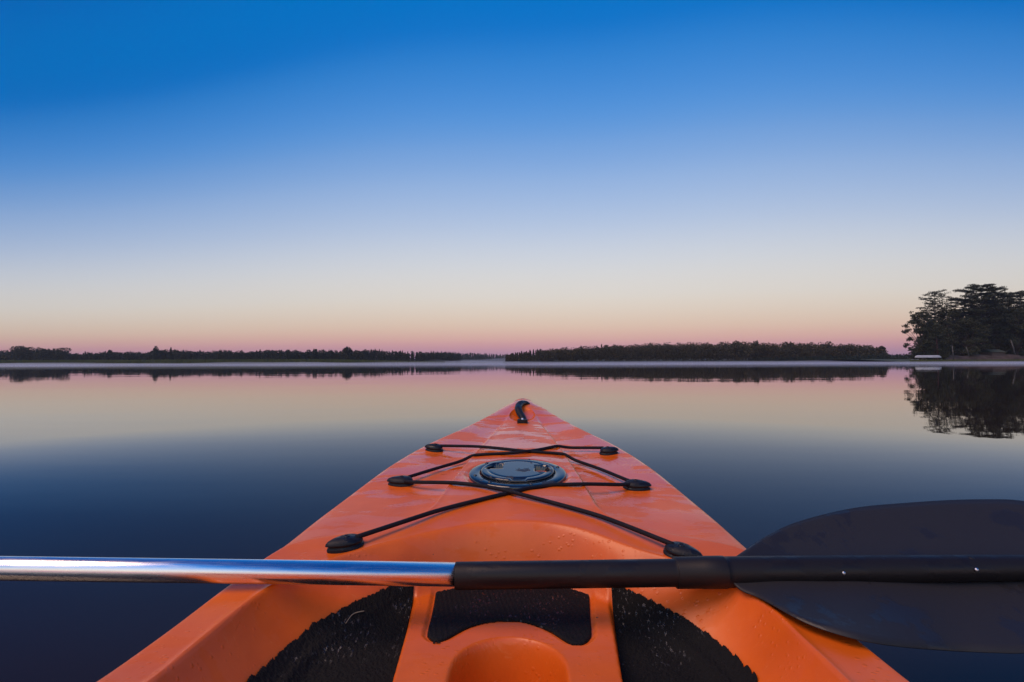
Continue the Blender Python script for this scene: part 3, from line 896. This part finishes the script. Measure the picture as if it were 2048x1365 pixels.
rho = np.sqrt(X**2+Yh**2)
lim = 1-sst(rho, 0.064, 0.067)
Zh = Zh - 0.018*rbox(X, Yh, 0.052, 0.006, 0.016, 0.022, 0.0025)*lim - 0.018*rbox(X, Yh, -0.052, 0.022, 0.020, 0.020, 0.0025)*lim
Zh = Zh - 0.0012*np.exp(-((rho-0.060)/0.0025)**2)*(rho < 0.07) - 0.003*rbox(X, Yh, 0.004, -0.066, 0.016, 0.008)
V = np.stack([X, Yh, Zh], -1).reshape(-1, 3)
mesh('hatch_lid', place(V, MH), grid_faces(len(rr), ns, True)[:, ::-1], M_HATCH, True, hatch)
for ang in (-125, -72, 20, 75, 140, 200):
    c = (0.090*math.cos(math.radians(ang)), 0.090*math.sin(math.radians(ang)))
    V, F = lathe([(0.0038, 0.003), (0.0036, 0.0058), (0.0024, 0.0068), (0.0, 0.0070)], 14)
    V = V + np.array([c[0], c[1], 0]); mesh('screw', place(V, MH), F, M_HATCH, True, hatch)

# ---- cord fittings
def fitting(px, py, ang, ln=0.054, wd=0.032):
    u, v = hit(px, py, deck, 0.009)
    M = frame_at(u, v, 0.0); 
    zfix = dz(u, v)-base(np.array([u]), np.array([v]))[0]
    M.translation.z += zfix-0.001
    n = 40; t_ = np.arange(n)/n*2*math.pi
    cx = ln/2*np.cos(t_); cy = wd/2*np.sin(t_)*(1-0.30*np.cos(t_))*np.abs(np.sin(t_))**0.05
    prof = [(0.97, -0.004), (1.0, 0.002), (0.97, 0.0045), (0.86, 0.0055), (0.86, 0.0075), (1.0, 0.0085), (0.98, 0.0105), (0.88, 0.0135), (0.68, 0.0158), (0.40, 0.0170), (0.12, 0.0174), (0.0, 0.0174)]
    V = np.concatenate([np.stack([cx*s+(0.0 if k > 3 else -0.002), cy*s, np.full(n, z)], 1) for k, (s, z) in enumerate(prof)])
    R = np.array([[math.cos(ang), -math.sin(ang), 0], [math.sin(ang), math.cos(ang), 0], [0, 0, 1]])
    o = mesh('cord_fitting', place(V @ R.T, M), grid_faces(len(prof), n, True)[:, ::-1], M_RUB, True, kayak)
    V, F = lathe([(0.0052, 0.0160), (0.0050, 0.0180), (0.0030, 0.0184), (0.0022, 0.0174), (0.0, 0.0172)], 18)
    V = V+np.array([-0.004, 0, 0]); mesh('bolt', place(V @ R.T, M), F, M_RUB, True, o)
    return u, v
D = math.radians
fitting(689, 1083, D(180+32)); fitting(800, 960, D(180)); fitting(867, 894, D(180), 0.046, 0.03)
fitting(1367, 1101, D(-36)); fitting(1275, 968, D(-8)); fitting(1219, 900, D(0), 0.046, 0.03)

# ---- bungee cords
def cord(pts, label):
    P = []
    for px, py, lift in pts:
        u, v = hit(px, py, deck, lift)
        P.append(k2w(np.array(u), np.array(v), np.array(dz(u, v)+lift)))
    P = np.array(P)
    # nearly straight runs: chordal resampling with a light Catmull rounding
    Q = []
    for k in range(len(P)-1):
        for t_ in np.linspace(0, 1, 14, endpoint=False): Q.append(P[k]*(1-t_)+P[k+1]*t_)
    Q.append(P[-1]); Q = np.array(Q)
    for _ in range(10): Q[1:-1] = 0.25*Q[:-2]+0.5*Q[1:-1]+0.25*Q[2:]
    for _ in range(14):
        uu, vv = w2k(Q[:, 0], Q[:, 1]); zf = deck(uu, vv)+CAM_Z+0.0040
        hr = np.sqrt((uu-HU)**2+(vv-HV)**2); zf = zf + 0.0045*(hr < 0.101)-0.0008
        Q[:, 2] = np.maximum(Q[:, 2], zf)
        Q[1:-1] = 0.25*Q[:-2]+0.5*Q[1:-1]+0.25*Q[2:]
    V, F = tube(Q, 0.0036, 12)
    o = mesh('bungee_cord', V, F, M_CORD, True, kayak); o['label'] = label
cord([(880, 892, .012), (960, 893, .006), (1050, 902.5, .0045), (1138, 917, .0055), (1200, 938, .008), (1262, 964, .012), (1282, 968, .008), (1245, 970, .012), (1165, 968, .0055), (1085, 972, .0045), (1020, 985, .0045), (882, 1019, .0055), (800, 1046, .010), (712, 1075, .013)],
     'cord crossing from the far left fitting to the middle right one and back to the near left one')
cord([(1207, 896, .012), (1125, 896, .006), (1050, 903, .009), (932, 920, .0055), (870, 938, .009), (812, 956, .012), (796, 962, .008), (825, 965, .012), (906, 965.5, .0055), (960, 971, .0045), (1020, 983, .009), (1192, 1029, .0055), (1265, 1057, .010), (1347, 1090, .013)],
     'cord crossing from the far right fitting to the middle left one and back to the near right one')

# ---- carry handle
hp = [(1047, 845, 1.640), (1046, 837, 1.655), (1041, 829, 1.675), (1037, 820, 1.70), (1037.5, 812.5, 1.73), (1042, 807.5, 1.755), (1049, 807, 1.775), (1055, 810, 1.785), (1057, 815, 1.787)]
P = spline([at(*q) for q in hp], 48)
V, F = tube(P, np.interp(np.linspace(0, 1, 48), [0, .1, .4, .8, 1], [.0105, .0108, .0122, .0122, .0105]), 14, 0.8)
handle = mesh('carry_handle', V, F, M_RUB, True, kayak)
u, v = hit(1045, 846, deck)
zb = dz(u, v)
c = k2w(np.array(u), np.array(v), np.array(zb+0.004))
V, F = box(c, (0.032, 0.022, 0.014), -YAW)
blk = mesh('mounting_block', V, F, M_RUB, False, handle)
bm_ = blk.modifiers.new('bevel', 'BEVEL'); bm_.width = 0.002; bm_.segments = 2
V, F = lathe([(0.0045, 0), (0.0042, 0.003), (0.002, 0.004), (0, 0.004)], 16)
mesh('bolt', V+c+np.array([0, -0.004, 0.0068]), F, M_STEEL, True, handle)

# ---- mats and centre pad
def foot_mat(side):
    if side < 0:
        outp = [(815, 1152), (782, 1172), (745, 1188), (700, 1208), (626, 1248), (571, 1291), (532, 1330), (493, 1365), (455, 1410)]
        inp = [(846, 1150), (839, 1176), (826, 1225), (812, 1275), (786, 1363), (775, 1410)]
    else:
        outp = [(1225, 1158), (1250, 1176), (1305, 1204), (1371, 1236), (1418, 1267), (1465, 1307), (1500, 1340), (1526, 1365), (1565, 1410)]
        inp = [(1206, 1150), (1212, 1176), (1219, 1225), (1230, 1275), (1247, 1363), (1256, 1410)]
    A = np.array([hit(x, y, deck, 0.004) for x, y in outp]); B = np.array([hit(x, y, deck, 0.004) for x, y in inp])
    A = A[np.argsort(A[:, 1])]; B = B[np.argsort(B[:, 1])]
    v1 = min(A[-1, 1], B[-1, 1]); v0 = max(A[0, 1], B[0, 1])
    v1 = min(v1, 0.757); vs = np.linspace(v0, v1, 420)
    uo = np.interp(vs, A[:, 1], A[:, 0]); ui = np.interp(vs, B[:, 1], B[:, 0])
    # stay off the console wall
    ced = np.array([ext(conL[2], conL[0], q)[0] if side < 0 else ext(conR[2], conR[0], q)[0] for q in vs])
    ui = np.minimum(ui, ced-0.006) if side < 0 else np.maximum(ui, ced+0.006)
    arc = np.cumsum(np.hypot(np.gradient(uo), np.gradient(vs)))
    saw = (arc/0.0150 + 0.30*np.sin(arc*37) + 0.2*np.sin(arc*91)) % 1.0
    saw = np.sqrt(saw)*(1-np.clip((saw-0.9)/0.1, 0, 1))
    uo = uo + side*(0.0040*saw*(0.7+0.3*np.sin(arc*53))-0.002)*np.clip((v1-vs)/0.02, 0, 1)
    nc = 110; s = np.linspace(0, 1, nc)
    U = ui[:, None]*(1-s)+uo[:, None]*s; Vv = np.repeat(vs[:, None], nc, 1)
    Z = deck(U, Vv)+0.0042
    # chevron ridges cut into the foam
    ph = (Vv*0.55 - np.abs(U)*0.85)/0.0085 + 0.35*np.sin(Vv*91+U*40) + 0.3*np.sin(Vv*173-U*120) + 0.25*np.sin(U*210+Vv*33)
    Z = Z + 0.0008*np.abs((ph % 1)-0.5)*2 + 0.0007*rng.normal(size=Z.shape)
    Zb = deck(U, Vv)-0.002
    edge = np.zeros_like(Z, bool); edge[0] = edge[-1] = True; edge[:, 0] = edge[:, -1] = True
    nr_ = len(vs)
    top = k2w(U, Vv, Z)
    # outer ring of vertices dropped to the floor
    Up = np.pad(U, 1, 'edge'); Vp = np.pad(Vv, 1, 'edge'); Zp = np.pad(Z, 1, 'edge')
    Zd = np.pad(Zb, 1, 'edge'); m = np.ones_like(Zp, bool); m[1:-1, 1:-1] = False
    Zp[m] = Zd[m]
    P = k2w(Up, Vp, Zp).reshape(-1, 3)
    F = grid_faces(nr_+2, nc+2)
    if side > 0: F = F
    else: F = F[:, ::-1]
    o = mesh('foot_mat', P, F[:, ::-1], M_FOAM, True, kayak)
    o['label'] = 'black grooved foot mat with a ragged edge in the %s footwell' % ('left' if side < 0 else 'right')
foot_mat(-1); foot_mat(1)

def pad_mesh():
    Pp = PAD.copy()
    c = Pp.mean(0)
    # inset 2.5 mm
    T = np.roll(Pp, -1, 0)-np.roll(Pp, 1, 0); T /= np.linalg.norm(T, axis=1)[:, None]
    Nn = np.stack([T[:, 1], -T[:, 0]], 1)
    if sdf_poly(np.array([(Pp+Nn*0.003)[40][0]]), np.array([(Pp+Nn*0.003)[40][1]]), PAD)[0] < 0: Nn = -Nn
    Pi = Pp+Nn*0.0025
    vs = np.linspace(Pi[:, 1].min()+1e-4, Pi[:, 1].max(), 130)
    us = np.linspace(Pi[:, 0].min(), Pi[:, 0].max(), 190)
    U, Vv = np.meshgrid(us, vs)
    d = sdf_poly(U, Vv, Pi)
    ph = (Vv*0.25+U)/0.0070
    Z = ZCON-0.0005 + 0.0008*np.abs((ph % 1)-0.5)*2 + 0.0004*rng.normal(size=U.shape) - 0.0025*(1-sst(d, 0, 0.0015))
    # pull cells at the border onto the outline
    nr_, nc_ = U.shape
    keepv = d > -0.0016
    pts = np.stack([U, Vv], -1).reshape(-1, 2); dd = d.reshape(-1)
    bad = np.where((dd <= 0) & keepv.reshape(-1))[0]
    for k in bad:
        q = pts[k]; A = Pi; B = np.roll(Pi, -1, 0); AB = B-A
        t_ = np.clip(((q-A)*AB).sum(1)/((AB*AB).sum(1)+1e-12), 0, 1); C = A+AB*t_[:, None]
        j = np.argmin(((C-q)**2).sum(1)); pts[k] = C[j]
    F = grid_faces(nr_, nc_)
    ok = keepv.reshape(-1)[F].all(1)
    F = F[ok]
    used = np.unique(F); remap = -np.ones(nr_*nc_, int); remap[used] = np.arange(len(used))
    P = k2w(pts[used, 0], pts[used, 1], Z.reshape(-1)[used])
    o = mesh('console_pad', P, remap[F][:, ::-1][:, ::-1], M_FOAM, True, kayak)
    n = len(Pi)
    top = k2w(Pi[:, 0], Pi[:, 1], np.full(n, ZCON-0.0029)); bot = k2w(Pi[:, 0], Pi[:, 1], np.full(n, ZCON-0.007))
    mesh('pad_edge', np.vstack([top, bot]), grid_faces(2, n, True), M_FOAM, True, o)
    o['label'] = 'black foam pad with a scooped near edge on the centre console'
pad_mesh()

# debris
u, v = hit(716, 1252, matsurf, 0.008); 
pts = [k2w(np.array(a), np.array(b), np.array(dz(a, b)+0.0075)) for a, b in (hit(691, 1268, matsurf, .006), hit(706, 1252, matsurf, .006), hit(728, 1244, matsurf, .006))]
st = mesh('grass_blade', *tube(spline(pts, 14), np.linspace(0.0004, 0.0007, 14), 5), M_STRAW, True)
tag(st, 'dry grass blade lying on the left foot mat', 'grass blade')
u, v = hit(875, 1285, plane_con)
p0 = k2w(np.array(u), np.array(v), np.array(dz(u, v)))
parts = []
for k in range(7):
    q = in_ball(24, 1.0); q = q*np.array([0.0028, 0.0024, 0.0018])*random.uniform(.5, 1)+p0+np.array([random.uniform(-.004, .004), random.uniform(-.003, .003), 0.0008])
    parts.append((q, [(i, (i*7+3) % 24, (i*5+11) % 24) for i in range(24) if len({i, (i*7+3) % 24, (i*5+11) % 24}) == 3]))
dc_ = mesh('dirt_clump', *join(parts), M_DIRT, False)
tag(dc_, 'small black clump of dirt at the lower left corner of the console pad', 'dirt')

# ------------------------------------------------------------------ paddle
PY = 0.672
A0 = at(0, 1137, PY); A1 = at(912, 1149, PY)
B0 = at(912, 1152, PY); B1 = at(2048, 1136, PY)
paddle = empty('paddle', tuple(B0))
dA = (A1-A0)/np.linalg.norm(A1-A0); dB = (B1-B0)/np.linalg.norm(B1-B0)
SL = A1-dA*1.20
V, F = tube([SL, SL*0.5+A1*0.5, A1+dA*0.03], 0.01455, 48)
mesh('silver_shaft', V, F, M_ALU, True, paddle)
def bx_at(px):  # point on the black axis above a view column
    t_ = (at(px, 1145, PY)[0]-B0[0])/(B1[0]-B0[0]); return B0+(B1-B0)*t_
def ring_tube(name, segs, parent, mat, seg=48):
    P = [bx_at(a) for a, r in segs]; R = [r for a, r in segs]
    P = np.array(P)
    V = []
    n_ = np.cross(dB, [0, 0, 1.0]); n_ /= np.linalg.norm(n_); b_ = np.cross(n_, dB)
    a = np.arange(seg)/seg*2*math.pi
    for p, r in zip(P, R): V.append(p+r*(np.cos(a)[:, None]*n_+np.sin(a)[:, None]*b_))
    F = [tuple(f) for f in grid_faces(len(P), seg, True)]
    F.append(tuple(range(seg))); F.append(tuple(range((len(P)-1)*seg, len(P)*seg))[::-1])
    o = mesh(name, np.concatenate(V), [f[::-1] for f in F], mat, True, parent)
    return o
ring_tube('grip_sleeve', [(911, .0150), (911.3, .0166), (913, .0168), (1120, .0168), (1345, .0168), (1362, .0168)], paddle, M_GRIP)
fer = ring_tube('ferrule', [(1350, .0168), (1350.4, .0186), (1352, .0191), (1400, .0191), (1401, .0196), (1447, .0197), (1450, .0194), (1451, .0168)], paddle, M_GRIP)

def blade(name, parent, flip=False):
    k_ = 0.45
    Zax = B0[2]
    def on_plane(px, py, clear=True):
        r = ray(px, py)
        # plane through the shaft axis, nearer edge lower
        t_ = (r[0]*PY-B0[0])/(B1[0]-B0[0]); zax = (B0+(B1-B0)*t_)[2]-CAM_Z
        Y = (zax-k_*PY)/(r[2]-k_)
        for _ in range(200 if clear else 0):
            uu, vv = w2k(r[0]*Y, Y)
            if abs(uu) > float(W(vv))+0.05 or r[2]*Y > dz(float(np.clip(uu, -W(vv)+.002, W(vv)-.002)), vv)+0.010: break
            Y -= 0.001
        return np.array([r[0]*Y, Y, r[2]*Y+CAM_Z])
    up = [(1452, 1134), (1465, 1119), (1490, 1101), (1530, 1075), (1580, 1050), (1650, 1029), (1720, 1015), (1800, 1007.5), (1900, 1001), (1990, 999.5), (2040, 1002), (2110, 1014), (2180, 1045), (2225, 1090), (2238, 1135)]
    lo = [(1452, 1152), (1480, 1180), (1510, 1193), (1540, 1208), (1590, 1236), (1640, 1258), (1720, 1281), (1800, 1294), (1900, 1302), (1990, 1306), (2048, 1306.5), (2120, 1296), (2190, 1262), (2230, 1200), (2239, 1145)]
    n = 70
    U_ = spline([on_plane(*q) for q in up], n); L_ = spline([on_plane(*q) for q in lo], n); L0 = spline([on_plane(*q, False) for q in lo], n)
    m = 23
    V = []
    for s_ in (1, -1):
        for i in range(n):
            for j in range(m):
                t_ = j/(m-1); p = U_[i]*(1-t_)+L0[i]*t_+(L_[i]-L0[i])*t_**3
                w_ = np.linalg.norm(U_[i]-L_[i])
                nn = np.array([0, -k_, 1.0]); nn /= np.linalg.norm(nn)
                th = 0.0021*min(1.0, 14*t_*(1-t_)+0.25)
                dish = -0.035*w_*(1-(2*t_-1)**2)
                V.append(p+nn*(dish+s_*th))
    F1 = grid_faces(n, m); F2 = grid_faces(n, m)[:, ::-1]+n*m
    rimf = []
    for i in range(n-1):
        rimf.append((i*m, (i+1)*m, n*m+(i+1)*m, n*m+i*m)); q = m-1
        rimf.append((i*m+q, n*m+i*m+q, n*m+(i+1)*m+q, (i+1)*m+q))
    for j in range(m-1):
        rimf.append((j, n*m+j, n*m+j+1, j+1)); q = (n-1)*m
        rimf.append((q+j, q+j+1, n*m+q+j+1, n*m+q+j))
    F = np.vstack([F1, F2, np.array(rimf)])
    return np.array(V), F
V, F = blade('blade', paddle)
bl = mesh('blade', V, F, M_BLADE, True, paddle)
ring_tube('shaft_spine', [(1440, .0186), (1460, .0187), (1650, .0183), (1850, .0172), (2000, .0162), (2100, .0150), (2180, .011), (2215, .006)], paddle, M_GRIP)
# the far blade of the other side, past the left edge of the view
V2 = V.copy(); c0 = B0+(bx_at(1445)-B0)
loc = V2-c0; loc[:, 0] *= -1
mesh('blade', loc+SL+dA*0.02, F[:, ::-1], M_BLADE, True, paddle)
for px, py in ((1687, 1146.5), (1953, 1140)):
    c = at(px, py, PY-0.0165)
    V, F = lathe([(0.0026, 0), (0.0024, 0.0011), (0.0015, 0.0019), (0, 0.0021)], 16)
    M = Vector((0, -0.93, 0.36)).to_track_quat('Z', 'Y').to_matrix().to_4x4(); M.translation = Vector(c)
    mesh('rivet', place(V, M), F, M_STEEL, True, paddle)
for px, py in ((1676, 1121.5), (1942, 1117)):
    c = at(px, py, PY-0.004)
    V, F = lathe([(0.0042, -0.001), (0.0040, 0.0012), (0.0025, 0.0018), (0, 0.0018)], 16)
    M = Vector((0, -0.2, 0.98)).to_track_quat('Z', 'Y').to_matrix().to_4x4(); M.translation = Vector(c)
    mesh('plug', place(V, M), F, M_RUB, True, paddle)
tag(paddle, 'two piece paddle with silver and black shaft resting across the kayak, black blade at right', 'paddle')
for px in (455, 470, 500, 540, 1500, 1540, 1570):
    p = at(px, 1146, PY); uu, vv = w2k(p[0], p[1]); print('GAP', px, round(p[2]-0.0155-CAM_Z-dz(uu, vv), 4), 'u', round(uu, 3), 'w', round(float(W(vv)), 3))

# ------------------------------------------------------------------ mist over the water, thin haze
def mist_mat(name, dens, col):
    m = bpy.data.materials.new(name); m.use_nodes = True
    nt = m.node_tree; nt.nodes.clear()
    o = nt.nodes.new('ShaderNodeOutputMaterial'); v = nt.nodes.new('ShaderNodeVolumePrincipled')
    v.inputs['Density'].default_value = dens; v.inputs['Color'].default_value = (*col, 1); v.inputs['Anisotropy'].default_value = 0.1
    nt.links.new(v.outputs[0], o.inputs['Volume'])
    return m
def mist(name, x0, x1, ys, hs, dens, label, wav=0.25, nx=90):
    """closed bank of mist with an uneven top"""
    ny = len(ys); X = np.linspace(0, 1, nx)
    V = []; 
    for layer in (1, 0):
        for j, y in enumerate(ys):
            for i, s in enumerate(X):
                x = (x0+(x1-x0)*s)*y
                hh = hs[j]*(1+wav*(math.sin(x*0.09+j*1.3)+0.6*math.sin(x*0.23+j*2.1)+0.4*math.sin(x*0.031+j)))
                hh *= min(1, 12*s*(1-s)+0.15)
                V.append((x, y+2*math.sin(x*0.05), 0.012+(max(hh, 0.02) if layer else 0.0)))
    F = [tuple(f) for f in grid_faces(ny, nx)]; o = nx*ny
    F += [tuple(q+o for q in f[::-1]) for f in grid_faces(ny, nx)]
    for i in range(nx-1):
        F.append((i+1, i, o+i, o+i+1)); b_ = (ny-1)*nx; F.append((b_+i, b_+i+1, o+b_+i+1, o+b_+i))
    for j in range(ny-1):
        F.append((j*nx, (j+1)*nx, o+(j+1)*nx, o+j*nx)); q = nx-1; F.append(((j+1)*nx+q, j*nx+q, o+j*nx+q, o+(j+1)*nx+q))
    ob = mesh(name, V, F, mist_mat(name, dens, (0.88, 0.90, 1.0)), True)
    return tag(ob, label, 'mist', None, 'stuff')
mist('mist_bank', -1.9, 1.9, [42, 55, 75, 95, 120, 126], [0.04, 0.08, 0.12, 0.18, 0.25, 0.2], 0.0095, 'thin bluish mist lying over the water before the shores')
mist('mist_bank', -1.9, 1.9, [66, 80, 100, 120, 126.5], [0.06, 0.13, 0.20, 0.30, 0.25], 0.0095, 'denser streak of mist low on the water farther out')
mist('mist_bank', -1.9, 0.80, [128, 145, 165, 190, 196], [0.30, 0.40, 0.50, 0.60, 0.40], 0.0110, 'mist drifting in front of the left reeds and the wooded point')
mist('mist_bank', -0.02, 1.9, [40, 55, 75, 95, 120, 126.2], [0.05, 0.10, 0.15, 0.20, 0.26, 0.2], 0.012, 'brighter mist on the water in front of the wooded point and right shore')
mist('mist_wisp', -0.17, 0.0, [330, 350, 380, 400], [1.4, 2.4, 2.0, 1.2], 0.008, 'pale wisp of mist in the far bay left of the wooded point', 0.3)

hm = mist_mat('haze_air', 0.00018, (0.80, 0.87, 1.0))
V, F = box((0, 330, 20.0), (4700, 1720, 42.0))
V[:, 2] = np.where(V[:, 2] < 10, -1.5, 42)
hz_ = mesh('haze', V, F, hm, False); tag(hz_, 'thin blue air between the kayak and the far shore', 'haze', None, 'stuff')
